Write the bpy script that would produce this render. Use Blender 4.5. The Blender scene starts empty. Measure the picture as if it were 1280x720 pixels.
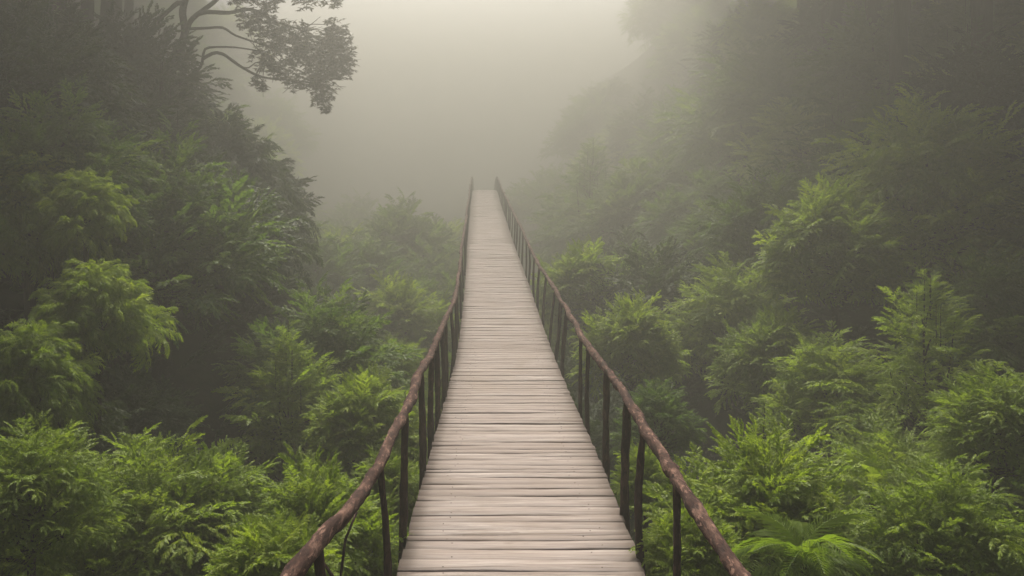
import bpy, math, random
import numpy as np
from mathutils import Vector, Matrix

random.seed(11)
RNG = np.random.default_rng(11)
SC = bpy.context.scene
COL = SC.collection

# ------------------------------------------------------------------ camera geometry
CAM_Z = 2.64
FPX, VPX, VPY = 1100.0, 602.0, 200.0            # focal length and vanishing point in 1280x720 pixels
DECK_W = 1.6

def at(px, py, Y):
    return np.array([(px - VPX) * Y / FPX, Y, CAM_Z - (py - VPY) * Y / FPX])

# ------------------------------------------------------------------ helpers
def link(o, parent=None):
    COL.objects.link(o)
    if parent is not None:
        o.parent = parent
    return o

def tag(o, label=None, cat=None, group=None, kind=None):
    for k, v in (('label', label), ('category', cat), ('group', group), ('kind', kind)):
        if v:
            o[k] = v
    return o

def empty(name, loc, rz=0.0):
    o = bpy.data.objects.new(name, None)
    o.empty_display_size = 0.2
    o.location = loc
    o.rotation_euler = (0, 0, rz)
    return link(o)

def np_mesh(name, V, quads, mats, midx=None, rnd=None, smooth=False, tris=None):
    """mesh from numpy arrays of vertices and quads"""
    V = np.asarray(V, dtype=np.float32)
    quads = np.asarray(quads, dtype=np.int32)
    me = bpy.data.meshes.new(name)
    nq = len(quads)
    me.vertices.add(len(V))
    me.vertices.foreach_set('co', V.ravel())
    me.loops.add(nq * 4)
    me.loops.foreach_set('vertex_index', quads.ravel())
    me.polygons.add(nq)
    me.polygons.foreach_set('loop_start', np.arange(0, nq * 4, 4, dtype=np.int32))
    me.polygons.foreach_set('loop_total', np.full(nq, 4, dtype=np.int32))
    for m in (mats if isinstance(mats, (list, tuple)) else [mats]):
        me.materials.append(m)
    if midx is not None:
        me.polygons.foreach_set('material_index', np.asarray(midx, dtype=np.int32))
    if smooth:
        me.polygons.foreach_set('use_smooth', np.ones(nq, dtype=bool))
    if rnd is not None:
        a = me.attributes.new('rnd', 'FLOAT', 'FACE')
        a.data.foreach_set('value', np.asarray(rnd, dtype=np.float32))
    me.update(calc_edges=True)
    me.validate()
    return me

def mesh_obj(name, me, parent=None):
    return link(bpy.data.objects.new(name, me), parent)

def vnoise(x, seed=0.0):
    """cheap smooth 1-D noise in -1..1"""
    x = np.asarray(x, dtype=float)
    return (np.sin(x * 1.0 + seed * 1.7) + 0.6 * np.sin(x * 2.31 + seed * 3.1 + 1.3) + 0.4 * np.sin(x * 4.77 + seed * 5.3 + 0.4)) / 2.0

def tube(P, R, n=8, rough=0.0, seed=0, cap=True, jag=0.0):
    """swept tube along points P with radii R; returns verts, quads"""
    P = np.asarray(P, dtype=float)
    R = np.asarray(R, dtype=float) * np.ones(len(P))
    rng = np.random.default_rng(seed)
    T = np.gradient(P, axis=0)
    T /= np.linalg.norm(T, axis=1)[:, None] + 1e-9
    up = np.array([0, 0, 1.0])
    if abs(T[0] @ up) > 0.9:
        up = np.array([0, 1.0, 0])
    A = np.cross(T, up)
    A /= np.linalg.norm(A, axis=1)[:, None] + 1e-9
    B = np.cross(A, T)
    th = np.linspace(0, 2 * math.pi, n, endpoint=False)
    s = np.concatenate([[0], np.cumsum(np.linalg.norm(np.diff(P, axis=0), axis=1))])
    ring = np.ones((len(P), n))
    if rough:
        f = rng.uniform(0, 6, n)
        for j in range(n):
            ring[:, j] += rough * (0.6 * np.sin(s * 9 + 2.0 * th[j] + seed) + 0.5 * np.sin(s * 23 + f[j])
                                   + 0.5 * np.sin(3 * th[j] + s * 2.0 + seed)) + rough * 0.35 * rng.normal(size=len(P)) + jag * rng.normal(size=len(P))
    V = P[:, None, :] + (R[:, None] * ring)[:, :, None] * (np.cos(th)[None, :, None] * A[:, None, :] + np.sin(th)[None, :, None] * B[:, None, :])
    m = len(P)
    V = V.reshape(-1, 3)
    i = np.arange(m - 1)[:, None] * n
    j = np.arange(n)[None, :]
    k = (j + 1) % n
    Q = np.stack([i + j, i + k, i + n + k, i + n + j], axis=-1).reshape(-1, 4)
    if cap:                                       # close the ends with fans folded into quads
        c0, c1 = len(V), len(V) + 1
        V = np.vstack([V, P[0] - T[0] * R[0] * 0.15, P[-1] + T[-1] * R[-1] * 0.15])
        extra = []
        for a in range(0, n, 2):
            extra.append([c0, (a + 2) % n, (a + 1) % n, a])
            b = (m - 1) * n
            extra.append([c1, b + a, b + (a + 1) % n, b + (a + 2) % n])
        Q = np.vstack([Q, np.array(extra)])
    return V, Q

class Acc:
    """collects pieces into one mesh"""
    def __init__(self):
        self.V, self.Q, self.M, self.R, self.n = [], [], [], [], 0
    def add(self, V, Q, m=0, r=0.5):
        V, Q = np.asarray(V), np.asarray(Q)
        self.V.append(V); self.Q.append(Q + self.n); self.n += len(V)
        self.M.append(np.full(len(Q), m)); self.R.append(np.full(len(Q), r) if np.isscalar(r) else np.asarray(r))
    def mesh(self, name, mats, smooth=False):
        return np_mesh(name, np.vstack(self.V), np.vstack(self.Q), mats, np.concatenate(self.M), np.concatenate(self.R), smooth)

def smooth_path(pts, step=0.08):
    """Catmull-Rom through points"""
    P = np.asarray(pts, dtype=float)
    P = np.vstack([2 * P[0] - P[1], P, 2 * P[-1] - P[-2]])
    out = []
    for i in range(1, len(P) - 2):
        n = max(2, int(np.linalg.norm(P[i + 1] - P[i]) / step))
        t = np.linspace(0, 1, n, endpoint=False)[:, None]
        a, b, c, d = P[i - 1], P[i], P[i + 1], P[i + 2]
        out.append(0.5 * ((2 * b) + (c - a) * t + (2 * a - 5 * b + 4 * c - d) * t ** 2 + (3 * b - a - 3 * c + d) * t ** 3))
    out.append(P[-2][None])
    return np.vstack(out)

# ------------------------------------------------------------------ materials
class NT:
    def __init__(self, name):
        self.mat = bpy.data.materials.new(name)
        self.mat.use_nodes = True
        self.t = self.mat.node_tree
        self.t.nodes.clear()
        self.out = self.t.nodes.new('ShaderNodeOutputMaterial')
    def n(self, typ, **kw):
        nd = self.t.nodes.new(typ)
        for k, v in kw.items():
            setattr(nd, k, v)
        return nd
    def l(self, a, b):
        self.t.links.new(a, b)
    def noise(self, vec, scale, detail=4.0, rough=0.55, dist=0.0):
        nd = self.n('ShaderNodeTexNoise')
        nd.inputs['Scale'].default_value = scale
        nd.inputs['Detail'].default_value = detail
        nd.inputs['Roughness'].default_value = rough
        nd.inputs['Distortion'].default_value = dist
        if vec is not None:
            self.l(vec, nd.inputs['Vector'])
        return nd.outputs['Fac']
    def ramp(self, fac, stops):
        nd = self.n('ShaderNodeValToRGB')
        e = nd.color_ramp.elements
        while len(e) < len(stops):
            e.new(0.5)
        for x, (p, c) in zip(e, stops):
            x.position = p
            x.color = (*c, 1.0) if not np.isscalar(c) else (c, c, c, 1.0)
        self.l(fac, nd.inputs['Fac'])
        return nd.outputs['Color']
    def mix(self, fac, a, b, mode='MIX'):
        nd = self.n('ShaderNodeMix', data_type='RGBA', blend_type=mode)
        for v, s in ((fac, nd.inputs[0]), (a, nd.inputs[6]), (b, nd.inputs[7])):
            if hasattr(v, 'links'):
                self.l(v, s)
            elif np.isscalar(v):
                s.default_value = v
            else:
                s.default_value = (*v, 1.0)
        return nd.outputs[2]
    def math(self, op, a, b=0.0):
        nd = self.n('ShaderNodeMath', operation=op)
        for v, s in ((a, nd.inputs[0]), (b, nd.inputs[1])):
            if hasattr(v, 'links'):
                self.l(v, s)
            else:
                s.default_value = v
        return nd.outputs[0]
    def scaled(self, vec, s):
        nd = self.n('ShaderNodeMapping')
        nd.inputs['Scale'].default_value = s
        self.l(vec, nd.inputs['Vector'])
        return nd.outputs['Vector']
    def bump(self, h, strength, dist):
        nd = self.n('ShaderNodeBump')
        nd.inputs['Strength'].default_value = strength
        nd.inputs['Distance'].default_value = dist
        self.l(h, nd.inputs['Height'])
        return nd.outputs['Normal']
    def principled(self, color, rough=0.8, normal=None, spec=0.3):
        p = self.n('ShaderNodeBsdfPrincipled')
        if hasattr(color, 'links'):
            self.l(color, p.inputs['Base Color'])
        else:
            p.inputs['Base Color'].default_value = (*color, 1.0)
        if hasattr(rough, 'links'):
            self.l(rough, p.inputs['Roughness'])
        else:
            p.inputs['Roughness'].default_value = rough
        p.inputs['Specular IOR Level'].default_value = spec
        if normal is not None:
            self.l(normal, p.inputs['Normal'])
        return p.outputs[0]
    def done(self, shader):
        self.l(shader, self.out.inputs['Surface'])
        return self.mat

def leaf_material(name, c_dark, c_mid, c_light, trans=0.45, tmul=(1.5, 1.55, 0.8)):
    m = NT(name)
    at_ = m.n('ShaderNodeAttribute', attribute_name='rnd')
    oi = m.n('ShaderNodeObjectInfo')
    f = m.math('ADD', m.math('MULTIPLY', at_.outputs['Fac'], 0.75), m.math('MULTIPLY', oi.outputs['Random'], 0.25))
    c = m.ramp(f, [(0.0, c_dark), (0.5, c_mid), (1.0, c_light)])
    p = m.principled(c, 0.55, spec=0.25)
    tc = m.mix(1.0, c, tmul, 'MULTIPLY')
    t = m.n('ShaderNodeBsdfTranslucent')
    m.l(tc, t.inputs['Color'])
    ms = m.n('ShaderNodeMixShader')
    ms.inputs[0].default_value = trans
    m.l(p, ms.inputs[1]); m.l(t.outputs[0], ms.inputs[2])
    return m.done(ms.outputs[0])

def bark_material(name, dark, mid, light, scale=1.0, rough=0.85, peel=0.5, stretch=(1, 1, 1)):
    m = NT(name)
    tc = m.n('ShaderNodeTexCoord')
    o = m.scaled(tc.outputs['Object'], stretch)
    n1 = m.noise(o, 7 * scale, 6, 0.65, 0.6)
    n2 = m.noise(o, 34 * scale, 5, 0.7)
    n3 = m.noise(o, 2.2 * scale, 3, 0.5, 1.0)
    c = m.ramp(n1, [(0.32, dark), (0.52, mid), (0.72, light)])
    c = m.mix(m.ramp(n2, [(0.40, 0.0), (0.56, 1.0)]), m.mix(0.55, c, dark), c)
    c = m.mix(m.ramp(n3, [(peel, 0.0), (peel + 0.12, 0.75)]), c, light)
    n4 = m.noise(o, 15 * scale, 3, 0.6, 0.4)
    c = m.mix(m.ramp(n4, [(0.60, 0.0), (0.64, 0.8)]), c, light)
    c = m.mix(m.ramp(n4, [(0.34, 0.95), (0.40, 0.0)]), c, dark)
    h = m.math('ADD', m.math('MULTIPLY', n4, 0.6), m.math('MULTIPLY', n2, 0.4))
    return m.done(m.principled(c, rough, m.bump(h, 1.0, 0.035 / scale), 0.15))

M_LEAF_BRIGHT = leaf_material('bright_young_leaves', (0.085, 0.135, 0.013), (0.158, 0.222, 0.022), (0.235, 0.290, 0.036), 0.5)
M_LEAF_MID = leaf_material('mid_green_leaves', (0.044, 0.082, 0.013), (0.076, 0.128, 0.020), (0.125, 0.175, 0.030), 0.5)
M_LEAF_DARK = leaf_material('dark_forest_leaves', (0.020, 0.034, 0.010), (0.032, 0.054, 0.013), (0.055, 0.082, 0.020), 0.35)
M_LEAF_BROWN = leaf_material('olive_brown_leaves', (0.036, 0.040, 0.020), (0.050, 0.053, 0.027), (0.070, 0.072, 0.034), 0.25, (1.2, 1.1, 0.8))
M_FERN = leaf_material('fern_leaves', (0.075, 0.125, 0.012), (0.130, 0.190, 0.020), (0.190, 0.245, 0.030), 0.5)
M_BARK = bark_material('grey_brown_bark', (0.020, 0.015, 0.011), (0.040, 0.030, 0.022), (0.075, 0.060, 0.045), 1.0, 0.9, 0.62)
M_RAIL = bark_material('peeling_red_brown_log', (0.012, 0.006, 0.005), (0.052, 0.025, 0.018), (0.190, 0.112, 0.082), 2.4, 0.9, 0.62, (1, 0.32, 1))
M_POST = bark_material('dark_wet_pole', (0.012, 0.007, 0.005), (0.040, 0.021, 0.015), (0.085, 0.048, 0.034), 2.0, 0.7, 0.66, (1, 1, 0.3))

def plank_material():
    m = NT('weathered_deck_boards')
    at_ = m.n('ShaderNodeAttribute', attribute_name='rnd')
    tc = m.n('ShaderNodeTexCoord')
    o = tc.outputs['Object']
    # shift the grain of every board so that no two share it
    comb = m.n('ShaderNodeCombineXYZ')
    m.l(m.math('MULTIPLY', at_.outputs['Fac'], 37.0), comb.inputs['X'])
    m.l(m.math('MULTIPLY', at_.outputs['Fac'], 91.0), comb.inputs['Z'])
    va = m.n('ShaderNodeVectorMath', operation='ADD')
    m.l(o, va.inputs[0]); m.l(comb.outputs[0], va.inputs[1])
    v = va.outputs[0]
    g1 = m.noise(m.scaled(v, (0.45, 8, 6)), 2.2, 6, 0.70, 1.0)
    g2 = m.noise(m.scaled(v, (0.6, 18, 20)), 3.0, 4, 0.6, 0.4)
    bl = m.noise(o, 1.3, 4, 0.6)
    c = m.ramp(g1, [(0.36, (0.095, 0.073, 0.060)), (0.47, (0.210, 0.180, 0.162)), (0.62, (0.310, 0.272, 0.248))])
    c = m.mix(m.ramp(g2, [(0.34, 0.75), (0.50, 0.0)]), c, (0.13, 0.095, 0.08))
    c = m.mix(m.math('MULTIPLY', m.ramp(bl, [(0.40, 0.0), (0.66, 1.0)]), 0.35), c, (0.23, 0.185, 0.155))
    st = m.noise(m.scaled(o, (1.0, 0.55, 1.0)), 0.9, 5, 0.65, 0.8)
    c = m.mix(m.math('MULTIPLY', m.ramp(st, [(0.50, 0.0), (0.66, 1.0)]), 0.55), c, (0.17, 0.135, 0.105))
    vo = m.n('ShaderNodeTexVoronoi')
    vo.inputs['Scale'].default_value = 1.0
    m.l(m.scaled(v, (2.2, 9.0, 1.0)), vo.inputs['Vector'])
    c = m.mix(m.ramp(vo.outputs['Distance'], [(0.05, 0.7), (0.11, 0.0)]), c, (0.09, 0.062, 0.05))
    # board to board difference
    c = m.mix(m.ramp(at_.outputs['Fac'], [(0.0, 0.6), (0.7, 0.0)]), c, (0.16, 0.125, 0.105))
    # grime and contact shadow painted together along both deck edges
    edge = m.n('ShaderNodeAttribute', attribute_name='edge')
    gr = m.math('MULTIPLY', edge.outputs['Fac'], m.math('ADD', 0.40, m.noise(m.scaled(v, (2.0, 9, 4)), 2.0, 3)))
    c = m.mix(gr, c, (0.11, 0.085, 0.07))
    h = m.math('ADD', m.math('MULTIPLY', g1, 0.6), m.math('MULTIPLY', g2, 0.4))
    return m.done(m.principled(c, 0.75, m.bump(h, 0.55, 0.01), 0.25))
M_PLANK = plank_material()
def nail_material():
    m = NT('rusty_nail')
    return m.done(m.principled((0.045, 0.028, 0.020), 0.7))
M_NAIL = nail_material()

def ground_material():
    m = NT('forest_floor')
    tc = m.n('ShaderNodeTexCoord')
    o = tc.outputs['Object']
    n1 = m.noise(o, 0.6, 6, 0.65)
    n2 = m.noise(o, 9.0, 5, 0.7)
    c = m.ramp(n1, [(0.35, (0.020, 0.016, 0.010)), (0.55, (0.022, 0.030, 0.010)), (0.72, (0.034, 0.050, 0.014))])
    c = m.mix(m.ramp(n2, [(0.4, 0.0), (0.65, 0.5)]), c, (0.045, 0.036, 0.020))
    return m.done(m.principled(c, 0.95, m.bump(n2, 0.8, 0.1), 0.1))
M_GROUND = ground_material()

# ------------------------------------------------------------------ terrain
ST_Y = np.array([-8, 2, 5.59, 7.79, 10.4, 13.3, 15.6, 21.5, 31.4, 40, 46, 52, 58, 63, 68, 76, 110])
ST_O = np.array([.143, .143, .150, .190, .205, .235, .25, .245, .185, .16, .13, .13, .12, .12, .12, .12, .12]) * DECK_W
ST_Z = CAM_Z - np.array([2.60, 2.60, 2.65, 2.75, 2.95, 3.18, 3.28, 3.14, 2.84, 2.55, 2.34, 2.12, 2.00, 2.12, 2.9, 5.0, 7.0])
_yf = np.arange(-8, 110, 0.1)
def _gs(a, s):
    k = np.exp(-0.5 * (np.arange(-60, 61) * 0.1 / s) ** 2); k /= k.sum()
    return np.convolve(np.pad(a, 60, mode='edge'), k, 'valid')
_xo, _zo = _gs(np.interp(_yf, ST_Y, ST_O), 1.6), _gs(np.interp(_yf, ST_Y, ST_Z), 1.6)
def deck_x(y): return np.interp(y, _yf, _xo)
def deck_z(y): return np.interp(y, _yf, _zo)

def sstep(a, b, x):
    t = np.clip((np.asarray(x, dtype=float) - a) / (b - a), 0, 1)
    return t * t * (3 - 2 * t)

def ground_z(x, y):
    x = np.asarray(x, dtype=float); y = np.asarray(y, dtype=float)
    off = 1.5 + 7.0 * sstep(20, 40, y) + 22 * sstep(38, 62, y)                       # the left slope swings away with distance
    left = 1.05 * np.maximum(0, -x - off)
    left = 11 * (1 - np.exp(-left / 11)) * 1.15
    off2 = 1.8 + 5.0 * sstep(24, 50, y)
    right = (0.42 + 0.5 * sstep(20, 45, y)) * np.maximum(0, x - off2) + 0.9 * np.maximum(0, x - 10.5)
    right = right * (1 - 0.85 * sstep(50, 66, y))
    right = 12 * (1 - np.exp(-right / 12)) * 1.1
    z = -4.6 + left + right
    z = z + 19 * sstep(50, 92, y) * sstep(5, 24, x) + 17 * sstep(50, 92, y) * sstep(13, 34, -x)   # hills closing the valley far off
    z = z + 0.35 * np.sin(x * 0.9 + y * 0.35) + 0.3 * np.sin(y * 0.7 - x * 0.4 + 1.0)
    near = 1 - sstep(-2.5, 1.8, y)                            # the bank the bridge starts from
    z = z * (1 - near) + np.maximum(z, -0.35) * near
    far = sstep(68, 79, y) * np.exp(-(x / 7) ** 2)           # and the bank it ends on
    z = z * (1 - far) + np.maximum(z, -3.6) * far
    return z

def build_ground():
    def axis(lo, hi, dense_lo, dense_hi, d):
        a = np.arange(dense_lo, dense_hi + 0.01, d)
        l = dense_lo - np.geomspace(1, dense_lo - lo + 1, 14)[1:] + 1
        h = dense_hi + np.geomspace(1, hi - dense_hi + 1, 14)[1:] - 1
        return np.concatenate([l[::-1], a, h])
    xs, ys = axis(-190, 190, -24, 24, 0.5), axis(-150, 230, -6, 90, 0.6)
    X, Y = np.meshgrid(xs, ys)
    Z = ground_z(X, Y)
    V = np.stack([X, Y, Z], -1).reshape(-1, 3)
    nx, ny = len(xs), len(ys)
    i = (np.arange(ny - 1)[:, None] * nx + np.arange(nx - 1)[None, :]).ravel()
    Q = np.stack([i, i + 1, i + nx + 1, i + nx], -1)
    o = mesh_obj('ground', np_mesh('ground', V, Q, M_GROUND, smooth=True))
    tag(o, kind='structure')
build_ground()

# ------------------------------------------------------------------ the footbridge
Y0, Y1 = -1.2, 80.0
bridge = empty('footbridge', (float(deck_x(Y0)), Y0, float(deck_z(Y0))))
tag(bridge, 'long sagging wooden footbridge with pale plank deck and rough log rails running into fog', 'bridge')
BO = np.array(bridge.location)

def build_deck():
    acc_v, acc_q, rnd, edge, midx, n = [], [], [], [], [], 0
    y = Y0
    NX = 14
    while y < Y1:
        near = y < 30
        w = random.choice([0.085, 0.11, 0.125, 0.14, 0.15, 0.175]) * random.uniform(0.93, 1.07)
        gap = random.uniform(0.003, 0.008)
        if random.random() < 0.06:
            gap = 0.010
        yc = y + w / 2
        hl, hr = DECK_W / 2 + random.uniform(-.006, .008), DECK_W / 2 + random.uniform(-.006, .008)
        cx, cz = float(deck_x(yc)), float(deck_z(yc))
        slope = float(deck_z(yc + .3) - deck_z(yc - .3)) / .6
        skew = random.gauss(0, .006)
        roll = random.gauss(0, .004)
        tilt = slope + random.gauss(0, .014)
        dz = random.gauss(0, .0018)
        bow = random.gauss(0, .003)
        ph = random.uniform(0, 50)
        t = np.linspace(0, 1, NX if near else 5)
        X = -hl + (hl + hr) * t
        u = X / (DECK_W / 2)
        e0 = 0.006 * vnoise(X * 5, ph) + skew * X
        e1 = 0.006 * vnoise(X * 5, ph + 9) + skew * X
        zt = dz + roll * X + bow * (1 - u * u) + 0.0025 * vnoise(X * 4, ph + 3)
        th, ch = 0.042, 0.006
        prof = [(-w / 2 + e0 + 0 * X, -th), (-w / 2 + e0, -ch), (-w / 2 + ch + e0, 0), (w / 2 - ch + e1, 0), (w / 2 + e1, -ch), (w / 2 + e1, -th)]
        rings = np.stack([np.stack([cx + X, yc + p, cz + zt + q + tilt * p], -1) for p, q in prof], 1)   # (NX,6,3)
        k = len(t)
        V = rings.reshape(-1, 3)
        i = np.arange(k - 1)[:, None] * 6
        j = np.arange(6)[None, :]
        jn = (j + 1) % 6
        Q = np.stack([i + j, i + 6 + j, i + 6 + jn, i + jn], -1).reshape(-1, 4)
        b = (k - 1) * 6
        caps = np.array([[0, 1, 2, 3], [0, 3, 4, 5], [b + 3, b + 2, b + 1, b], [b + 5, b + 4, b + 3, b]])
        Q = np.vstack([Q, caps])
        mi = [np.zeros(len(Q))]
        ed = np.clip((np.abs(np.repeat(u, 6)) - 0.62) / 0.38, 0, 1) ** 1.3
        if yc < 16:                                   # nail heads over the two stringers
            for sx in (-0.52, 0.52):
                for sy in ((-0.2,) if random.random() < 0.5 else (0.22,)):
                    nx_, ny_ = sx + random.gauss(0, .03), w * sy + random.gauss(0, .006)
                    nz = dz + roll * nx_ + bow * (1 - (nx_ / .8) ** 2) + tilt * ny_ + 0.004
                    a8 = np.arange(8) * math.pi / 4
                    N = np.stack([cx + nx_ + 0.0038 * np.cos(a8), yc + ny_ + 0.0038 * np.sin(a8), np.full(8, cz + nz)], -1)
                    N = np.vstack([N, N - (0, 0, 0.008)])
                    k0 = len(V)
                    V = np.vstack([V, N])
                    Q = np.vstack([Q, np.array([[0, 1, 2, 3], [0, 3, 4, 7], [4, 5, 6, 7]]) + k0, np.array([[j_, 8 + j_, 8 + (j_ + 1) % 8, (j_ + 1) % 8] for j_ in range(8)]) + k0])
                    ed = np.append(ed, np.zeros(16)); mi.append(np.ones(11))
        acc_v.append(V); acc_q.append(Q + n); n += len(V)
        rnd.append(np.full(len(Q), random.random()))
        edge.append(ed); midx.append(np.concatenate(mi))
        y += w + gap
    V = np.vstack(acc_v) - BO
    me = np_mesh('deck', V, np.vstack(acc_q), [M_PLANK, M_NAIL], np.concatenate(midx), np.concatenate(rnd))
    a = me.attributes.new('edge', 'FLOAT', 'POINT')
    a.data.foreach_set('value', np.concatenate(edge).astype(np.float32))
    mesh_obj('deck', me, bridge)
build_deck()

RAIL_H = 0.88
def rail_offset(side, y):
    y = np.asarray(y, dtype=float)
    if side < 0:
        o = 0.03 + 0.25 * np.exp(-((y - 3.0) / 1.5) ** 2) + 0.05 * np.exp(-((y - 22) / 8) ** 2)
    else:
        o = 0.03 + 0.10 * np.exp(-((y - 15) / 4.5) ** 2) + 0.05 * np.exp(-((y - 30) / 8) ** 2)
    return o + 0.022 * vnoise(y * 0.55, 2.0 + side)
def rail_height(side, y):
    return RAIL_H + 0.022 * vnoise(np.asarray(y) * 0.6, 5.0 + side * 2)

def rail_point(side, y):
    return np.array([deck_x(y) + side * (DECK_W / 2 + rail_offset(side, y)), y, deck_z(y) + rail_height(side, y)])

for side in (-1, 1):
    ys = np.concatenate([np.arange(Y0, 18, 0.045), np.arange(18, Y1, 0.15)])
    P = np.stack([deck_x(ys) + side * (DECK_W / 2 + rail_offset(side, ys)), ys, deck_z(ys) + rail_height(side, ys)], -1)
    P[:, 0] += 0.010 * vnoise(ys * 3.1, side + 1.0); P[:, 2] += 0.010 * vnoise(ys * 3.7, side + 4.0)
    R = 0.034 + 0.006 * vnoise(ys * 1.7, side * 3.0)
    rr = random.Random(40 + side)
    y = Y0 + 0.6
    while y < Y1:                                    # knots, and lapped joints where one log ends and the next begins
        R = R + rr.uniform(0.004, 0.013) * np.exp(-((ys - y) / rr.uniform(0.03, 0.07)) ** 2)
        y += rr.uniform(0.5, 1.3)
    y = Y0 + rr.uniform(1, 3)
    while y < Y1:
        R = R * (1 - 0.22 * np.exp(-((ys - y) / 0.03) ** 2))
        R = R + 0.006 * ((ys > y) & (ys < y + 0.8)) * (1 - (ys - y) / 0.8)
        y += rr.uniform(3.2, 5.2)
    V, Q = tube(P, R, 18, 0.10, 7 + side, jag=0.05)
    mesh_obj('handrail', np_mesh('handrail', V - BO, Q, M_RAIL, smooth=True), bridge)

POSTS = {-1: [0.4, 2.2, 4.0, 5.15, 6.35, 7.85, 9.2, 10.1, 11.2, 12.2, 13.5],
         1: [0.9, 2.9, 4.85, 5.95, 6.75, 8.0, 9.5, 10.5, 13.3, 14.6, 15.9]}
pr = random.Random(5)
for side in (-1, 1):
    ys = list(POSTS[side])
    while ys[-1] < Y1 - 2.2:
        ys.append(ys[-1] + pr.uniform(1.25, 2.1) + 0.012 * max(0, ys[-1] - 40))
    for y in ys:
        top = rail_point(side, y)
        base = np.array([deck_x(y) + side * (DECK_W / 2 + pr.uniform(0.02, 0.05)), y + pr.gauss(0, .03), deck_z(y) - 0.26])
        top = top + np.array([0, pr.gauss(0, .03), -0.01])
        mid = base * 0.5 + top * 0.5 + np.array([pr.gauss(0, .015), pr.gauss(0, .02), 0])
        r = pr.uniform(0.021, 0.034)
        n = 26 if y < 16 else 8
        P = smooth_path([base, mid, top], np.linalg.norm(top - base) / n)
        V, Q = tube(P, np.linspace(r * 1.1, r * 0.92, len(P)), 10 if y < 16 else 8, 0.13, int(y * 100) + 3 * side)
        mesh_obj('post', np_mesh('post', V - BO, Q, M_POST, smooth=True), bridge)

for side in (-1, 1):                                  # the two long logs that carry the deck
    ys = np.arange(Y0, Y1, 0.4)
    P = np.stack([deck_x(ys) + side * 0.52, ys, deck_z(ys) - 0.155], -1)
    V, Q = tube(P, 0.085 + 0.01 * vnoise(ys, side), 10, 0.05, 3)
    mesh_obj('stringer', np_mesh('stringer', V - BO, Q, M_POST, smooth=True), bridge)
for y in np.arange(6.5, 60, 8.5):                     # trestle legs under the deck
    for side in (-1, 1):
        a = np.array([deck_x(y) + side * 0.62, y, deck_z(y) - 0.2])
        b = np.array([deck_x(y) + side * 0.95, y, float(ground_z(deck_x(y) + side * 0.95, y)) - 0.3])
        V, Q = tube(smooth_path([a, (a + b) / 2, b], 0.3), 0.075, 8, 0.06, int(y))
        mesh_obj('trestle_leg', np_mesh('trestle_leg', V - BO, Q, M_POST, smooth=True), bridge)

# ------------------------------------------------------------------ foliage pieces
def norm(v):
    return v / (np.linalg.norm(v, axis=-1, keepdims=True) + 1e-9)

def leaf_quads(P, D, S, ln, wd, bend=0.12):
    """leaf quads: base P, direction D, side S, length, width"""
    N = norm(np.cross(D, S))
    ln = np.asarray(ln)[:, None]; wd = np.asarray(wd)[:, None]
    m = P + D * ln * 0.42 + N * ln * bend
    V = np.stack([P, m + S * wd * 0.5, P + D * ln, m - S * wd * 0.5], 1)
    return V.reshape(-1, 3)

def make_spray(rng, nl=17, L=1.0, leaf=0.17, wratio=0.36, droop=0.45, ang=62):
    """one arching twig along +x with leaflets on both sides"""
    t = np.linspace(0.10, 1.0, nl)
    rise = rng.uniform(0.0, 0.18)
    def pos(t):
        return np.stack([L * t * (1 - 0.12 * t * t), 0 * t, L * (rise * t - droop * t * t * 0.6)], -1)
    P = pos(t)
    tan = norm(pos(t + .02) - pos(t - .02))
    V = []
    for s in (-1, 1):
        a = np.radians(ang - 34 * t + rng.normal(0, 7, nl))
        side = np.array([0, s, 0.0])
        D = tan * np.cos(a)[:, None] + side * np.sin(a)[:, None]
        D[:, 2] -= rng.uniform(0.05, 0.55, nl)
        D = norm(D)
        S = norm(np.cross(D, np.array([0, 0, 1.0]) + rng.normal(0, 0.35, (nl, 3))))
        ln = leaf * L * (0.55 + 0.75 * np.sin(math.pi * (0.15 + 0.72 * t))) * rng.uniform(0.75, 1.2, nl)
        V.append(leaf_quads(P + rng.normal(0, .008 * L, (nl, 3)), D, S, ln, ln * wratio * rng.uniform(0.8, 1.2, nl)))
    D = tan[-1:]; S = np.array([[0, 1.0, 0]])
    V.append(leaf_quads(P[-1:], D, S, [leaf * L], [leaf * L * wratio]))
    return np.vstack(V)

def rot_to(X, rng=None, roll=0.0):
    """matrices whose x axis is X with z as far up as possible"""
    X = norm(X)
    up = np.zeros_like(X); up[:, 2] = 1
    bad = np.abs(X[:, 2]) > 0.97
    up[bad] = (1, 0, 0)
    Yv = norm(np.cross(up, X))
    Z = np.cross(X, Yv)
    if np.any(roll):
        c, s = np.cos(roll)[:, None], np.sin(roll)[:, None]
        Yv, Z = Yv * c + Z * s, Z * c - Yv * s
    return np.stack([X, Yv, Z], -1)                    # columns

def place(T, pos, dirs, scale, roll):
    M = rot_to(dirs, roll=roll) * scale[:, None, None]
    V = np.einsum('nij,tj->nti', M, T) + pos[:, None, :]
    return V.reshape(-1, 3)

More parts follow.
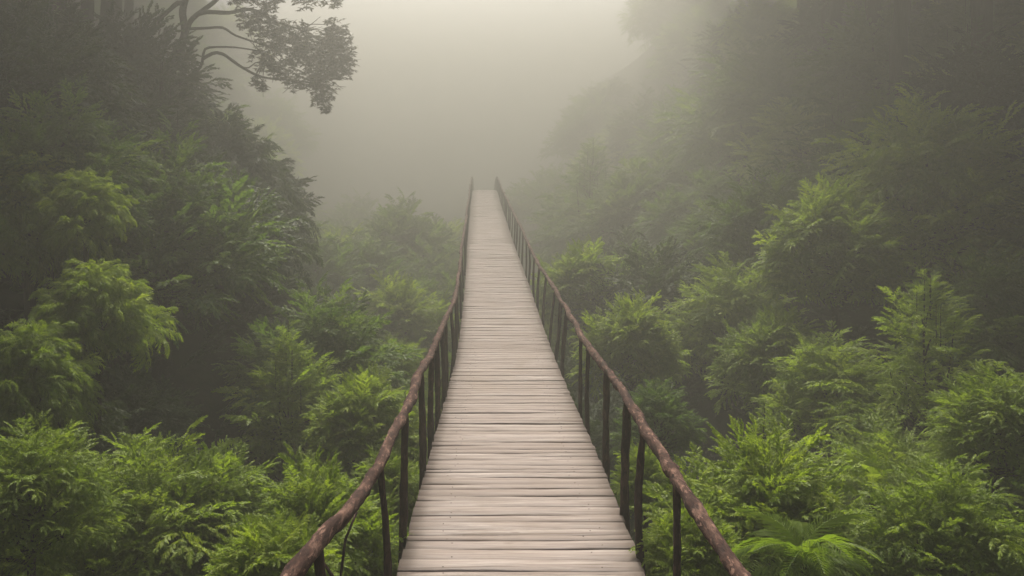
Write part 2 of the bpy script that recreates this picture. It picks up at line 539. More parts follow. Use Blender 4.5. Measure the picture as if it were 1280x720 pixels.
def make_bough(rng, ns=9, spray=None, droop=0.3, spread=58, stub=0.46):
    """an arching branch along +x of length 1 with sprays along it"""
    t = np.linspace(0.16, 0.98, ns)
    rise = 0.12
    P = np.stack([t, 0.03 * np.sin(t * 5 + rng.uniform(0, 6)), rise * t - droop * t * t], -1)
    tan = norm(np.stack([np.ones(ns), np.zeros(ns), rise - 2 * droop * t], -1))
    s = np.where(np.arange(ns) % 2 == 0, 1.0, -1.0)
    a = np.radians(spread - 26 * t + rng.normal(0, 10, ns))
    D = tan * np.cos(a)[:, None]
    D[:, 1] += s * np.sin(a)
    D[:, 2] += rng.uniform(-0.15, 0.3, ns)
    sc = stub * (0.62 + 0.55 * np.sin(math.pi * (0.1 + 0.75 * t))) * rng.uniform(0.8, 1.2, ns)
    P = np.vstack([P, P[-1:]]); D = np.vstack([D, tan[-1:]]); sc = np.append(sc, stub * 0.8)
    return place(spray, P, norm(D), sc, rng.normal(0, 0.3, len(P)))

def quads_of(V):
    return np.arange(len(V)).reshape(-1, 4)

class CrownAcc:
    def __init__(self, rng):
        self.a = Acc(); self.rng = rng
    def boughs(self, lib, pos, dirs, scale, roll=0.25):
        pos, dirs, scale = np.asarray(pos), np.asarray(dirs), np.asarray(scale)
        which = self.rng.integers(0, len(lib), len(pos))
        for k, T in enumerate(lib):
            m = which == k
            if not m.any():
                continue
            V = place(T, pos[m], dirs[m], scale[m], self.rng.normal(0, roll, m.sum()))
            nb, nq = int(m.sum()), len(T) // 4
            r = np.repeat(np.clip(self.rng.normal(0.5, 0.2, nb), 0, 1), nq) + self.rng.normal(0, 0.14, nb * nq)
            self.a.add(V, quads_of(V), 0, np.clip(r, 0, 1))
    def limb(self, pts, r0, r1, n=6):
        P = smooth_path(pts, np.linalg.norm(np.asarray(pts[-1]) - np.asarray(pts[0])) / 8 + 1e-3)
        V, Q = tube(P, np.linspace(r0, r1, len(P)), n, 0.05, 1, cap=False)
        self.a.add(V, Q, 1, 0.5)

def dirs_of(az, el):
    return np.stack([np.cos(el) * np.cos(az), np.cos(el) * np.sin(az), np.sin(el)], -1)

def library(seed, **kw):
    rng = np.random.default_rng(seed)
    sp = dict(nl=kw.get('nl', 15), leaf=kw.get('leaf', 0.19), wratio=kw.get('wratio', 0.38), droop=kw.get('sdroop', 0.45))
    return [make_bough(rng, kw.get('ns', 9), make_spray(rng, **sp), kw.get('droop', 0.3), kw.get('spread', 58), kw.get('stub', 0.46)) for _ in range(4)]

LIB_FEATHER = library(1, nl=15, leaf=0.16, wratio=0.34, droop=0.36, ns=8)
LIB_SMALL = library(2, nl=13, leaf=0.155, wratio=0.50, droop=0.26, ns=9)
LIB_DROOP = library(3, nl=13, leaf=0.30, wratio=0.17, droop=0.55, sdroop=0.8, ns=9)

# every crown: radius about 1, height given by its key; z = 0 at the crown's foot
CROWNS = {}

def crown_spire(key, seed, lib, mat, H=2.6, n=150, lump=0.3, fat=1.0, top_el=68):
    rng = np.random.default_rng(seed)
    c = CrownAcc(rng)
    stems = [(0.0, 0.0, 1.0, 0.42)]
    for k in range(4):                                  # several leaning stems, so the outline is uneven
        a = k * 1.57 + rng.uniform(0, 1.0)
        stems.append((rng.uniform(0.25, 0.5), a, rng.uniform(0.55, 0.86), 0.145))
    start, d, sc = [], [], []
    for off, a0, hf, share in stems:
        m = int(n * share)
        i = np.arange(m)
        t = (i + 0.5) / m
        az = i * 2.399963 + rng.normal(0, 0.3, m)
        lumps = 1 + lump * np.sin(az * 2 + t * 9 + rng.uniform(0, 6)) + lump * 0.8 * np.sin(az * 3 - t * 17 + rng.uniform(0, 6)) + rng.normal(0, 0.14, m)
        w = fat * (1.0 if off == 0 else 0.62)
        prof = (1 - t) ** 0.75 * (0.45 + 0.9 * np.clip(t / 0.3, 0, 1)) * w
        r = np.clip(prof * lumps, 0.10, None)
        el = np.radians(-8 + (top_el + 8) * t ** 1.6) + rng.normal(0, 0.2, m)
        inn = np.where(rng.random(m) < 0.65, 0.52, 0.22)
        cx = off * math.cos(a0) * (0.55 + 0.45 * t); cyy = off * math.sin(a0) * (0.55 + 0.45 * t)
        start.append(np.stack([cx + inn * r * np.cos(az), cyy + inn * r * np.sin(az), H * hf * t * 0.94], -1))
        d.append(dirs_of(az, el))
        sc.append(np.clip(r * 0.62, 0.2, 0.46) * rng.uniform(0.75, 1.25, m))
        c.limb([(0, 0, 0.1), (off * .7 * math.cos(a0), off * .7 * math.sin(a0), H * hf * 0.5), (off * math.cos(a0), off * math.sin(a0), H * hf * 0.96)], 0.02, 0.005)
    start, d, sc = np.vstack(start), np.vstack(d), np.concatenate(sc)
    n = len(start)
    c.boughs(lib, start, d, sc)
    # shoots standing out of the top and the shoulders
    for k in range(9):
        a = rng.uniform(0, 6.28); tt = rng.uniform(0.45, 1.0); rr = (1 - tt) * 0.7
        b = np.array([rr * math.cos(a), rr * math.sin(a), H * (0.35 + 0.62 * tt)])
        for q in range(5):
            c.boughs(lib, [b + (0, 0, 0.07 * q)], dirs_of(np.array([a + q * 2.4]), np.array([rng.uniform(0.5, 1.2)])), [0.26 * (1 - q * 0.12)])
        c.limb([b - (0, 0, 0.1), b + (0, 0, 0.33)], 0.006, 0.003, 5)
    c.limb([(0, 0, -0.2), (0, 0, 0.12)], 0.035, 0.03)
    for k in range(16):
        j = int(rng.integers(0, n)); e = start[j] + d[j] * sc[j] * 0.8
        c.limb([(0, 0, max(0, start[j][2] - 0.25)), start[j], e], 0.013, 0.004, 5)
    me = c.a.mesh('crown_' + key, [mat, M_BARK])
    CROWNS[key] = (me, H)

def crown_clumps(key, seed, lib, mat, H=1.5, nclump=14, nb=13, cs=0.45, flat=0.75):
    rng = np.random.default_rng(seed)
    c = CrownAcc(rng)
    for k in range(nclump):
        az = k * 2.399963 + rng.normal(0, 0.3)
        t = (k + 0.5) / nclump
        rad = 0.80 * math.sqrt(1 - t) * rng.uniform(0.75, 1.15)
        zz = H * (0.18 + 0.70 * t ** 0.8) + rng.normal(0, 0.08)
        ctr = np.array([rad * math.cos(az), rad * math.sin(az), zz])
        r = cs * rng.uniform(0.7, 1.25)
        i = np.arange(nb)
        a2 = i * 2.399963 + rng.uniform(0, 6.28)
        el = np.radians(-18 + 95 * ((i + 0.5) / nb) ** 1.2) + rng.normal(0, 0.15, nb)
        d = dirs_of(a2, el)
        d[:, 2] *= flat
        d = norm(d + 0.35 * np.array([math.cos(az), math.sin(az), 0]) * (rad > 0.3))
        c.boughs(lib, ctr + d * r * 0.15, d, r * rng.uniform(0.85, 1.2, nb), 0.3)
        c.limb([(0, 0, zz * 0.3), (ctr[0] * 0.45, ctr[1] * 0.45, zz * 0.75), ctr], 0.035, 0.010, 5)
        if rng.random() < 0.4:
            b = ctr + (0, 0, r * 0.5)
            for q in range(4):
                c.boughs(lib, [b + (0, 0, 0.08 * q)], dirs_of(np.array([q * 2.4]), np.array([1.0])), [0.24])
    c.limb([(0, 0, -0.2), (0.05, 0.02, H * 0.5), (0, 0, H * 0.8)], 0.07, 0.02)
    CROWNS[key] = (c.a.mesh('crown_' + key, [mat, M_BARK]), H * 1.12)

def make_frond(rng, npn=28, L=1.0, pin=0.30, droop=0.55, rise=0.75):
    """a fern frond along +x: narrow pinnae in two rows, each of two quads"""
    t = np.linspace(0.12, 1.0, npn)
    f = lambda t: np.stack([L * t * (1 - 0.25 * t * t), 0 * t, L * (rise * t - droop * t * t * 1.25)], -1)
    P, tan = f(t), norm(f(t + .01) - f(t - .01))
    Vs = []
    for s in (-1, 1):
        ln = pin * L * (np.sin(math.pi * (0.10 + 0.86 * t)) * 0.95 + 0.08) * rng.uniform(0.85, 1.1, npn)
        a = np.radians(74 - 30 * t + rng.normal(0, 4, npn))
        D = tan * np.cos(a)[:, None]; D[:, 1] += s * np.sin(a)
        S = norm(np.cross(D, np.array([0, 0, 1.0])))
        up = norm(np.cross(S, D))
        up *= np.sign(up[:, 2:3] + 1e-9)
        w = L * 0.0155
        a0, mid = P, P + D * ln[:, None] * 0.55 + up * ln[:, None] * 0.03
        tip = P + D * ln[:, None] - np.array([0, 0, 1.0]) * (ln[:, None] * rng.uniform(0.12, 0.35, (npn, 1)))
        w0, w1, w2 = S * w * 0.5, S * w * 0.62, S * w * 0.10
        Vs.append(np.stack([a0 - w0, mid - w1, mid + w1, a0 + w0], 1).reshape(-1, 3))
        Vs.append(np.stack([mid - w1, tip - w2, tip + w2, mid + w1], 1).reshape(-1, 3))
    r = np.linspace(0, 1, 9)
    R = f(r); sd = np.array([0, 0.008 * L, 0])
    for i in range(8):
        Vs.append(np.stack([R[i] - sd, R[i + 1] - sd, R[i + 1] + sd, R[i] + sd], 0))
    return np.vstack(Vs)

def crown_fern(key, seed, mat, n=14, el0=15, el1=62, H=0.9):
    rng = np.random.default_rng(seed)
    lib = [make_frond(rng, droop=rng.uniform(0.5, 0.8), rise=rng.uniform(0.35, 0.6), pin=rng.uniform(0.24, 0.32)) for _ in range(4)]
    c = CrownAcc(rng)
    i = np.arange(n)
    az = i * 2.399963 + rng.normal(0, 0.2, n)
    el = np.radians(el0 + (el1 - el0) * (i / n)) + rng.normal(0, 0.1, n)
    c.boughs(lib, np.zeros((n, 3)) + (0, 0, 0.02), dirs_of(az, el), rng.uniform(0.8, 1.15, n), 0.25)
    CROWNS[key] = (c.a.mesh('fronds_' + key, [mat, M_BARK]), H)

def crown_seedling(key, seed, lib, mat, H=2.2):
    rng = np.random.default_rng(seed)
    c = CrownAcc(rng)
    pts = [(0, 0, -0.3), (0.10, 0.03, H * 0.35), (-0.05, 0, H * 0.7), (0.02, 0, H)]
    c.limb(pts, 0.03, 0.008, 6)
    P = smooth_path(pts, 0.1)
    for p in P[3:]:
        t = p[2] / H
        for q in range(3):
            a = rng.uniform(0, 6.28)
            c.boughs(lib, [p], dirs_of(np.array([a]), np.array([rng.uniform(-0.1, 0.9)])), [rng.uniform(0.32, 0.6) * (1.15 - 0.75 * t)])
    CROWNS[key] = (c.a.mesh('crown_' + key, [mat, M_BARK]), H)

crown_spire('spire_bright', 21, LIB_SMALL, M_LEAF_BRIGHT, 2.2, 520, 0.28)
crown_spire('spire_bright_b', 22, LIB_FEATHER, M_LEAF_BRIGHT, 1.9, 330, 0.34, 1.1)
crown_spire('spire_mid', 23, LIB_FEATHER, M_LEAF_MID, 2.2, 320, 0.35)
crown_spire('spire_droop', 24, LIB_DROOP, M_LEAF_MID, 2.1, 280, 0.30, 1.1, 60)
crown_clumps('clump_plume', 26, LIB_DROOP, M_LEAF_BRIGHT, 1.7, 26, 14, 0.42)
crown_spire('spire_dark', 25, LIB_SMALL, M_LEAF_DARK, 2.2, 300, 0.35, 1.1)
crown_clumps('clump_bright', 31, LIB_SMALL, M_LEAF_BRIGHT, 1.6, 30, 16, 0.38)
crown_clumps('clump_bright_b', 36, LIB_FEATHER, M_LEAF_BRIGHT, 1.5, 30, 15, 0.38)
crown_clumps('clump_mid', 32, LIB_SMALL, M_LEAF_MID, 1.45, 30, 15, 0.38)
crown_clumps('clump_mid_b', 33, LIB_FEATHER, M_LEAF_MID, 1.7, 30, 14, 0.37)
crown_clumps('clump_dark', 34, LIB_SMALL, M_LEAF_DARK, 1.5, 23, 15, 0.43)
crown_clumps('clump_dark_b', 35, LIB_DROOP, M_LEAF_DARK, 1.6, 22, 14, 0.44)
crown_fern('fern', 41, M_FERN, 24, 5, 72)
crown_fern('fern_tall', 42, M_FERN, 12, 35, 80, 1.05)
crown_fern('fern_dark', 43, M_LEAF_MID, 13, 5, 60)
crown_seedling('seedling', 51, LIB_SMALL, M_LEAF_BRIGHT)

def trunk_meshes():
    out = []
    for k in range(3):
        r = random.Random(70 + k)
        pts = [(0, 0, -0.06), (r.uniform(-1, 1), r.uniform(-1, 1), 0.3), (r.uniform(-1, 1), r.uniform(-1, 1), 0.7), (0, 0, 1.02)]
        P = smooth_path(pts, 0.09)
        P[:, 2] = np.linspace(-0.06, 1.02, len(P))
        th = np.linspace(0, 2 * math.pi, 9)[:-1]
        V = []
        for i, p in enumerate(P):
            rad = 1.25 - 0.55 * i / (len(P) - 1) + (0.5 if i == 0 else 0)
            for a in th:
                q = rad * (1 + 0.1 * math.sin(3 * a + i))
                V.append((p[0] * 0.7 + q * math.cos(a), p[1] * 0.7 + q * math.sin(a), p[2]))
        n = 8
        Q = [[i * n + j, i * n + (j + 1) % n, (i + 1) * n + (j + 1) % n, (i + 1) * n + j] for i in range(len(P) - 1) for j in range(n)]
        out.append(np_mesh('trunk', np.array(V), np.array(Q), M_BARK, smooth=True))
    return out
TRUNKS = trunk_meshes()

NAMES = {'fern': 'fern', 'fern_tall': 'fern', 'fern_dark': 'fern', 'seedling': 'sapling'}
def plant(key, x, y, top_z, R, label, cat, group=None, name=None, rz=None, squash=1.0):
    """a plant whose crown has radius R and whose top is at top_z, standing on the ground at x, y"""
    me, H = CROWNS[key]
    s = R
    g = float(ground_z(x, y)) - 0.03
    if squash == 1.0 and 'fern' not in key and key != 'seedling':
        squash = float(np.clip((top_z - g) * 0.85 / (s * H), 1.0, 1.15))
    crown_z = top_z - s * H * squash - g
    if crown_z < 0.02:
        if 'fern' in key or crown_z < -0.6 * s * H:
            pass
        crown_z = max(crown_z, -0.35 * s * H)
    root = empty(name or NAMES.get(key, 'bushy_tree'), (x, y, g), random.uniform(0, 6.28) if rz is None else rz)
    tag(root, label, cat, group)
    c = mesh_obj('fronds' if 'fern' in key else 'crown', me, root)
    c.location = (0, 0, crown_z); c.scale = (s, s, s * squash)
    if crown_z > 0.15:
        t = mesh_obj('trunk' if 'fern' not in key else 'stem', random.choice(TRUNKS), root)
        r = max(0.02, 0.045 * s + 0.006 * crown_z) if 'fern' not in key else 0.035
        t.scale = (r, r, crown_z + (0.15 * s if 'fern' not in key else -0.01))
    return root

def plant_px(key, px, py, half_px, Y, label, cat='tree', group=None, name=None, squash=1.0, rz=None):
    p = at(px, py, Y)
    return plant(key, float(p[0]), float(Y), float(p[2]), half_px * Y / FPX, label, cat, group, name, rz, squash)

# ---- plants one can point at
T = [
 # key, px, py of the top, half width in px, distance, label, category
 ('clump_bright', 955, 548, 125, 6.8, 'bright yellow-green bush just outside the nearest bend of the right rail', 'bush'),
 ('fern', 1005, 625, 105, 5.6, 'broad arching fern spreading over the bright bush beside the right rail', 'fern'),
 ('fern_tall', 1090, 545, 62, 8.2, 'upright tufted fern rising behind the broad fern beside the right rail', 'fern'),
 ('clump_bright_b', 1175, 590, 110, 6.6, 'feathery bright shrub filling the bottom right corner', 'bush'),
 ('spire_bright_b', 1155, 362, 100, 12.0, 'pointed feathery tree with lit spire tip, midway up the right side', 'tree'),
 ('clump_bright_b', 1245, 468, 75, 8.8, 'slim leafy tree at the right edge above the feathery corner shrub', 'tree'),
 ('clump_bright_b', 1040, 425, 75, 13.5, 'rounded leafy tree leaning against the pointed feathery tree on the right', 'tree'),
 ('seedling', 955, 500, 28, 9.0, 'thin bare-stemmed sapling with few leaves standing above the bright bush', 'sapling'),
 ('clump_bright_b', 1165, 135, 125, 18.0, 'large spreading tree with lit layered crown high on the right slope', 'tree'),
 ('clump_bright', 1045, 234, 80, 16.5, 'flat-topped tree with pale layered foliage below the large spreading tree', 'tree'),
 ('clump_bright_b', 915, 334, 80, 19.5, 'round hazy tree in the middle of the right slope beneath the flat-topped tree', 'tree'),
 ('clump_bright', 965, 392, 66, 16.0, 'leafy tree partly hiding the round hazy tree on the right slope', 'tree'),
 ('clump_mid_b', 825, 480, 45, 12.0, 'small shrub with a reaching side twig beyond the right rail', 'bush'),
 ('clump_mid_b', 950, 72, 100, 43.0, 'big domed tree dissolving into haze at the top right', 'tree'),
 ('spire_mid', 740, 185, 66, 46.0, 'hazy pointed tree nearest the fog on the right of the bridge end', 'tree'),
 ('clump_mid', 805, 205, 70, 42.0, 'hazy wide tree just behind the pointed tree right of the bridge end', 'tree'),
 ('clump_bright', 725, 308, 62, 24.0, 'soft green bushy tree close outside the far right rail', 'tree'),
 ('clump_bright', 790, 375, 60, 17.0, 'low fresh-green bush crowding the right rail halfway along', 'bush'),
 ('clump_mid', 1105, 15, 95, 31.0, 'dim broad tree at the top edge of the right slope', 'tree'),
 ('clump_dark', 1235, 60, 95, 22.0, 'dark tree in the top right corner', 'tree'),
 ('clump_mid', 885, 235, 75, 36.0, 'faint round tree in the haze between the domed tree and the right rail', 'tree'),
 ('clump_bright_b', 165, 566, 150, 7.6, 'bright feathery bush filling the lower left foreground', 'bush'),
 ('spire_bright', 365, 424, 95, 12.5, 'yellow-green pointed bush with lit spire standing left of the near rail', 'bush'),
 ('clump_bright', 450, 470, 72, 10.8, 'bright leafy bush pressed against the left rail', 'bush'),
 ('clump_bright', 400, 585, 100, 6.6, 'fresh-green bush under the nearest length of the left rail', 'bush'),
 ('clump_bright_b', 40, 540, 90, 6.4, 'feathery bright shrub in the bottom left corner', 'bush'),
 ('clump_bright', 262, 572, 90, 8.0, 'rounded lit bush between the feathery foreground bush and the left rail', 'bush'),
 ('clump_bright', 486, 566, 48, 8.4, 'small bright bush poking between the posts of the left rail', 'bush'),
 ('clump_bright', 335, 655, 85, 5.6, 'bright leafy bush at the bottom edge below the nearest left rail', 'bush'),
 ('clump_bright', 868, 640, 62, 5.9, 'bright bush hugging the nearest posts of the right rail', 'bush'),
 ('clump_bright', 806, 560, 42, 8.6, 'small fresh bush low behind the right rail posts', 'bush'),
 ('fern_tall', 165, 530, 40, 9.6, 'small tufted fern behind the feathery foreground bush on the left', 'fern'),
 ('seedling', 388, 565, 22, 9.4, 'slim sapling between the lit bushes beside the left rail', 'sapling'),
 ('clump_plume', 108, 208, 48, 10.5, 'plume-like shrub with drooping sprays high on the left slope', 'bush'),
 ('clump_plume', 125, 318, 62, 9.6, 'broader plume-like shrub just below the high plume-like one on the left slope', 'bush'),
 ('clump_plume', 35, 392, 75, 8.6, 'shaggy drooping shrub at the left edge below the two plume-like shrubs', 'bush'),
 ('clump_plume', 35, 185, 75, 11.0, 'shaggy drooping shrub at the left edge beside the high plume-like shrub', 'bush'),
 ('clump_bright_b', 495, 426, 44, 16.5, 'small round bush touching the left rail where it climbs', 'bush'),
 ('clump_dark', 215, 195, 105, 16.0, 'dark broad tree in the middle of the shadowed left slope', 'tree'),
 ('clump_dark_b', 285, 225, 80, 17.5, 'dark drooping tree at the fog edge of the left slope', 'tree'),
 ('spire_dark', 110, 60, 100, 15.0, 'dark towering tree near the top left corner', 'tree'),
 ('clump_dark', 40, 20, 105, 13.0, 'dark leafy tree cut by the top left corner', 'tree'),
 ('spire_dark', 200, 90, 80, 19.0, 'dark tree at the foot of the leaning bare-limbed tree', 'tree'),
 ('clump_dark_b', 275, 150, 70, 20.0, 'dusky tree under the long leafy bough on the left', 'tree'),
 ('clump_mid', 60, 130, 95, 11.5, 'dim layered tree on the left edge above the plume-like shrubs', 'tree'),
 ('clump_dark', 305, 330, 72, 19.0, 'low dark tree where the left slope meets the valley haze', 'tree'),
 ('clump_dark', 160, 470, 70, 11.5, 'deep shaded bush above the bright foreground bush on the left', 'bush'),
 ('clump_dark_b', 60, 470, 80, 9.5, 'shaded drooping bush at the left edge under the shaggy shrub', 'bush'),
 ('clump_bright', 500, 350, 62, 25.0, 'hazy green bush beyond the left rail halfway along', 'bush'),
 ('clump_mid', 505, 258, 58, 42.0, 'pale foggy tree left of the bridge end', 'tree'),
 ('clump_mid_b', 450, 295, 66, 34.0, 'foggy rounded tree beside the pale foggy tree on the left', 'tree'),
]
placed = []
for key, px, py, hw, Y, label, cat in T:
    nm = {'bush': 'leafy_bush', 'tree': 'bushy_tree', 'fern': 'fern', 'sapling': 'sapling'}[cat]
    plant_px(key, px, py, hw, Y, label, cat, None, nm)
    p = at(px, py, Y)
    placed.append((p[0], Y, hw * Y / FPX))

# ---- the rest of the forest
SKY_X = [-400, 0, 120, 170, 205, 250, 285, 315, 360, 450, 520, 570, 600, 640, 690, 760, 850, 930, 1000, 1700]
SKY_Y = [-900, -400, -150, 10, 90, 125, 170, 235, 285, 300, 300, 330, 400, 400, 290, 215, 140, 40, -60, -500]
fr = random.Random(77)
def free(x, y, r):
    for a, b, c in placed:
        if (a - x) ** 2 + (b - y) ** 2 < (0.62 * (r + c)) ** 2:
            return False
    return True
n_fill = 0
y = 6.0
while y < 96:
    step = 1.7 + 0.045 * y
    half = min(0.66 * y + 3, 34)
    x = -half
    while x < half:
        X, Yy = x + fr.uniform(-.4, .4) * step, y + fr.uniform(-.4, .4) * step
        x += step
        r = step * fr.uniform(0.52, 0.78)
        px = VPX + FPX * X / Yy
        if px < -110 or px > 1400:
            continue
        g = float(ground_z(X, Yy))
        top = g + r * fr.uniform(1.5, 2.7)
        lim = CAM_Z - (np.interp(px, SKY_X, SKY_Y) - VPY) * Yy / FPX
        if Yy < 40 and X > 0:
            lim = min(lim, CAM_Z - (np.interp(px, [640, 700, 770, 850, 930, 1000, 1080, 1200, 1700], [430, 395, 350, 300, 230, 150, 60, -120, -600]) - VPY) * Yy / FPX)
        if Yy < 52 or 360 < px < 670:
            top = min(top, lim)
        dx = abs(X - float(deck_x(Yy)))
        if dx < 1.35 + r:
            top = min(top, float(deck_z(Yy)) - 0.7 - 0.35 * r)
        if top < g + 0.9 or not free(X, Yy, r):
            continue
        left = X < 0
        hazy = Yy > 24
        if left:
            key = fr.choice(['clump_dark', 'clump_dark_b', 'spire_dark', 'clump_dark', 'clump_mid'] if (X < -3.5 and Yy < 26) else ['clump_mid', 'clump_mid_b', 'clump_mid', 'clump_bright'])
        else:
            key = fr.choice(['clump_mid', 'clump_mid_b', 'spire_mid', 'clump_bright_b', 'clump_mid', 'clump_dark'])
        if left and not hazy:
            lab, grp = 'leafy tree in the shaded thicket covering the left slope', 'thicket trees on the left slope'
        elif left:
            lab, grp = 'fog-veiled tree in the distant valley left of the bridge', 'fog-veiled trees left of the bridge'
        elif not hazy:
            lab, grp = 'leafy tree in the dim thicket covering the right slope', 'thicket trees on the right slope'
        else:
            lab, grp = 'fog-veiled tree in the distant valley right of the bridge', 'fog-veiled trees right of the bridge'
        plant(key, X, Yy, top, r, lab, 'tree', grp, 'forest_tree')
        placed.append((X, Yy, r * 0.9))
        n_fill += 1
    y += step * 0.9
print('fill trees', n_fill)

# ---- canopy trees added to shade the side fog; sky stays open above the bridge
def canopy():
    cr = random.Random(3)
    for side in (-1, 1):
        Y = -5.0
        while Y < 60:
            R = 4.2 + 0.03 * max(0, Y)
            edge = max(6.0, 0.30 * Y) if side < 0 else max(7.2, 0.26 * Y)
            for row in range(2):
                X = side * (edge + R + row * R * 1.35 + cr.uniform(-.6, .6))
                y = Y + cr.uniform(-1, 1) + row * 2
                top = max(13.2, 2.64 + 0.19 * y + 5.8 + (1.8 if Y > 22 else 0)) + cr.uniform(-.3, .8) + 1.0 * row
                plant(cr.choice(['clump_dark', 'clump_dark_b']), X, y, top, R * cr.uniform(.93, 1.1), 'tall dark canopy tree added to shade the fog and slope beside the bridge', 'tree', 'canopy trees added to shade the slopes', 'added_shade_tree', None, 0.6)
            Y += R
canopy()

# ---- ground cover under the trees
def undergrowth():
    rng = np.random.default_rng(5)
    n = 5200
    y = 3.0 + 40 * rng.random(n) ** 1.5
    x = (rng.random(n) * 2 - 1) * (0.68 * y + 2.5)
    ok = (np.abs(x - deck_x(y)) > 0.6)
    x, y = x[ok], y[ok]
    n = len(x)
    s = rng.uniform(0.35, 0.8, n) * (0.7 + 0.02 * y)
    pos = np.stack([x, y, ground_z(x, y) + 0.02], -1)
    az, el = rng.uniform(0, 6.28, n), rng.uniform(0.3, 1.3, n)
    c = CrownAcc(rng)
    c.boughs(LIB_FEATHER, pos, dirs_of(az, el), s)
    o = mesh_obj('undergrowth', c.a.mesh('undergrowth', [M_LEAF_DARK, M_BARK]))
    tag(o, 'dark leafy undergrowth covering the forest floor', None, None, 'stuff')
undergrowth()

# ---- the leaning tree that reaches over the fog
def leaning_tree():
    Y = 27.0
    rng = np.random.default_rng(9)
    W = lambda px, py, dy=0.0: at(px, py, Y) * 1.0 + np.array([0, dy, 0])
    base_xy = W(190, 150)
    g = float(ground_z(base_xy[0], Y))
    root = empty('leaning_tree', (float(base_xy[0]), Y, g - 0.1))
    tag(root, 'tall leaning tree with bare limbs and a brownish leafy bough hanging over the fog', 'tree')
    O = np.array(root.location)
    K = Y / FPX
    def limb(acc, pts, w0, w1):
        P = [W(a, b, d) for a, b, d in pts]
        P = smooth_path(P, 0.12)
        V, Q = tube(P, np.linspace(w0, w1, len(P)) * K * 0.5, 8, 0.06, int(pts[0][0]))
        acc.add(V - O, Q)
    tr = Acc()
    gpx = VPY + (CAM_Z - g + 0.1) / K
    limb(tr, [(188, gpx, 0), (196, 130, 0), (208, 100, 0), (222, 70, 0), (231, 40, 0), (227, 12, 0.1), (236, -25, 0.2), (246, -80, 0.2)], 15, 7)
    mesh_obj('trunk', tr.mesh('trunk', M_BARK, True), root)
    for pts, a, b in [
        ([(229, 6, 0), (222, 4, 0), (206, 22, -.2), (199, 28, -.3), (197, 38, -.3)], 7, 3),
        ([(231, 42, 0), (238, 22, .2), (262, 0, .4), (286, -22, .5), (330, -38, .6)], 7, 3),
        ([(231, 46, 0), (240, 26, -.1), (257, 17, -.2), (290, 18, -.3), (318, 14, -.3), (345, 28, -.4), (380, 40, -.5)], 7, 2),
        ([(234, 36, 0), (255, 34, .2), (275, 33, .3), (290, 42, .4), (320, 52, .5), (350, 62, .4)], 4, 1.6),
        ([(205, 112, 0), (222, 112, -.3), (240, 98, -.4), (256, 85, -.4), (261, 68, -.5), (268, 62, -.5), (300, 62, -.5), (330, 66, -.4)], 5, 1.5),
        ([(259, 76, -.45), (270, 69, -.4), (282, 69, -.3), (305, 85, -.3), (330, 97, -.2), (365, 101, -.2), (395, 104, -.1)], 4.5, 1.5),
        ([(305, 85, -.3), (314, 86, -.3), (322, 80, -.3), (335, 76, -.2)], 2.2, 1),
        ([(325, 96, -.2), (330, 102, -.2), (331, 112, -.2)], 1.6, 1),
        ([(246, -80, .2), (300, -90, .2), (370, -50, .1), (415, -15, 0)], 6, 2),
    ]:
        m = Acc(); limb(m, pts, a, b)
        mesh_obj('limb', m.mesh('limb', M_BARK, True), root)
    tw = Acc()
    tips = [(380, 40), (350, 62), (330, 66), (395, 104), (335, 76)]
    for k in range(46):
        bx, by = rng.uniform(312, 436), rng.uniform(20, 125)
        tx, ty = min(tips, key=lambda q: (q[0] - bx) ** 2 + (q[1] - by) ** 2)
        if math.hypot(tx - bx, ty - by) < 48:
            limb(tw, [(tx, ty, -.3), ((tx + bx) / 2 + rng.normal(0, 3), (ty + by) / 2 + rng.normal(0, 3), -.3 + rng.normal(0, .2)), (bx, by, -.3 + rng.normal(0, .4))], 1.4, 0.5)
    mesh_obj('twigs', tw.mesh('twigs', M_BARK, True), root)
    # leaf rosettes in rounded masses
    blobs = [(318, 28, 18, 90), (342, 40, 24, 170), (370, 55, 30, 260), (395, 68, 34, 330), (422, 58, 25, 230), (428, 82, 20, 150),
             (404, 98, 24, 190), (405, 122, 15, 80), (410, 136, 7, 18), (336, 72, 20, 110), (355, 88, 18, 90), (332, 8, 18, 80), (300, 2, 12, 40),
             (331, 109, 8, 22), (322, 101, 7, 14), (385, -6, 22, 120), (418, -2, 14, 60), (372, 104, 12, 40), (420, 38, 16, 90), (350, -10, 18, 90), (310, -25, 30, 150),
             (260, -60, 50, 260), (320, -70, 45, 240)]
    C, n = [], 0
    for bx, by, br, cnt in blobs:
        v = norm(rng.normal(size=(cnt, 3))) * (rng.random(cnt) ** 0.45)[:, None] * br * K
        v[:, 1] *= 1.1
        C.append(W(bx, by, -0.3) + v)
    C = np.vstack(C)
    k = 6
    N = len(C)
    P = np.repeat(C, k, 0)
    a = np.tile(np.arange(k) * 6.283 / k, N) + np.repeat(rng.uniform(0, 6.28, N), k)
    D = np.stack([np.cos(a), np.sin(a), rng.normal(-0.35, 0.4, N * k)], -1)
    D = norm(D)
    S = norm(np.cross(D, np.array([0, 0, 1.0]) + rng.normal(0, .4, (N * k, 3))))
    ln = rng.uniform(0.07, 0.15, N * k) * Y / 22
    V = leaf_quads(P, D, S, ln, ln * 0.42) - O
    me = np_mesh('crown', V, quads_of(V), M_LEAF_BROWN, rnd=np.repeat(rng.random(N), k))
    mesh_obj('crown', me, root)
leaning_tree()

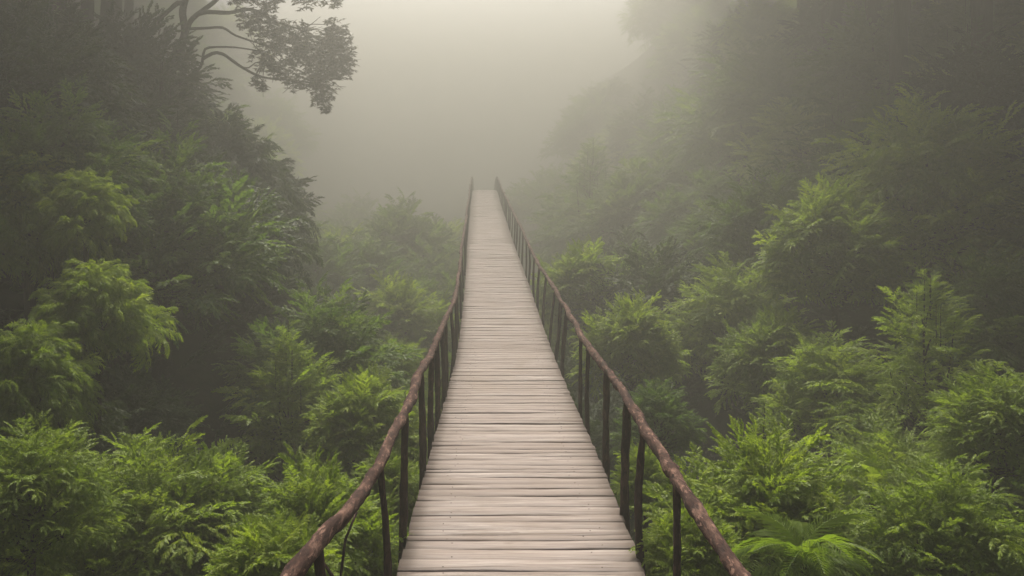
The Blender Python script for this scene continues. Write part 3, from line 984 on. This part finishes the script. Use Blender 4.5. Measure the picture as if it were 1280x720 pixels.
# a bare snapped stick leaning in the leaves under the left rail
def bare_stick():
    a, b = at(424, 735, 4.6), at(446, 640, 4.7)
    g = float(ground_z(a[0], 4.6))
    root = empty('bare_stick', (float(a[0] - 0.25), 4.5, g))
    tag(root, 'dark bare forked stick poking up under the nearest left rail', 'stick')
    O = np.array(root.location)
    P = smooth_path([O - (0, 0, .1), a * 0.6 + O * 0.4, a, b], 0.1)
    V, Q = tube(P, np.linspace(0.035, 0.006, len(P)), 8, 0.08, 2)
    mesh_obj('stem', np_mesh('stem', V - O, Q, M_POST, smooth=True), root)
    P = smooth_path([a, at(410, 712, 4.5), at(402, 700, 4.45)], 0.05)
    V, Q = tube(P, np.linspace(0.012, 0.004, len(P)), 6, 0.08, 2)
    mesh_obj('twig', np_mesh('twig', V - O, Q, M_POST, smooth=True), root)
bare_stick()

# ------------------------------------------------------------------ air
HAZE_DENSITY, HAZE_G = 0.0245, 0.60
HAZE_TOP = 26
def haze():
    lo, hi = (-200, -160, -7.0), (200, 240, HAZE_TOP)
    V = [(x, y, z) for z in (lo[2], hi[2]) for y in (lo[1], hi[1]) for x in (lo[0], hi[0])]
    Q = [(0, 2, 3, 1), (4, 5, 7, 6), (0, 1, 5, 4), (2, 6, 7, 3), (0, 4, 6, 2), (1, 3, 7, 5)]
    m = NT('valley_fog')
    v = m.n('ShaderNodeVolumePrincipled')
    v.inputs['Color'].default_value = (0.278, 0.279, 0.254, 1)
    v.inputs['Density'].default_value = HAZE_DENSITY
    v.inputs['Anisotropy'].default_value = HAZE_G
    m.l(v.outputs[0], m.out.inputs['Volume'])
    o = mesh_obj('haze', np_mesh('haze', np.array(V), np.array(Q), m.mat))
    tag(o, kind='stuff')
haze()

# ------------------------------------------------------------------ light
SUN_EL, SUN_AZ = math.radians(54), math.radians(-2.5)
w = bpy.data.worlds.new('World')
SC.world = w
w.use_nodes = True
nt = w.node_tree
bg = nt.nodes['Background']
sky = nt.nodes.new('ShaderNodeTexSky')
sky.sky_type = 'NISHITA'
sky.sun_disc = False
sky.sun_elevation = SUN_EL
sky.sun_rotation = SUN_AZ
sky.air_density = 1.0
sky.dust_density = 6.0
sky.ozone_density = 0.6
nt.links.new(sky.outputs[0], bg.inputs[0])
bg.inputs[1].default_value = 0.05
sd = bpy.data.lights.new('sun', 'SUN')
sd.energy = 1.5
sd.angle = math.radians(10)
sd.color = (1.0, 0.945, 0.845)
so = link(bpy.data.objects.new('sun', sd))
s = Vector((math.cos(SUN_EL) * math.sin(SUN_AZ), math.cos(SUN_EL) * math.cos(SUN_AZ), math.sin(SUN_EL)))
so.rotation_euler = (-s).to_track_quat('-Z', 'Y').to_euler()
so.location = (0, 30, 40)

# ------------------------------------------------------------------ camera
cd = bpy.data.cameras.new('camera')
cd.sensor_width = 36
cd.lens = FPX / 1280 * 36
cd.shift_x = (640 - VPX) / 1280
cd.shift_y = -(360 - VPY) / 1280
cd.clip_start = 0.05
cd.clip_end = 1000
cam = link(bpy.data.objects.new('camera', cd))
cam.location = (0, 0, CAM_Z)
cam.rotation_euler = (math.radians(90), 0, 0)
SC.camera = cam

SC.view_settings.view_transform = 'Standard'
SC.view_settings.look = 'None'
SC.view_settings.gamma = 1
SC.view_settings.use_curve_mapping = False
SC.view_settings.exposure = 3.15
cy = SC.cycles
cy.use_denoising = True
try:
    cy.denoiser = 'OPENIMAGEDENOISE'
except Exception:
    pass
cy.max_bounces = 6
cy.diffuse_bounces = 3
cy.transmission_bounces = 3
cy.volume_bounces = 2
cy.use_adaptive_sampling = False
cy.sample_clamp_indirect = 4.0
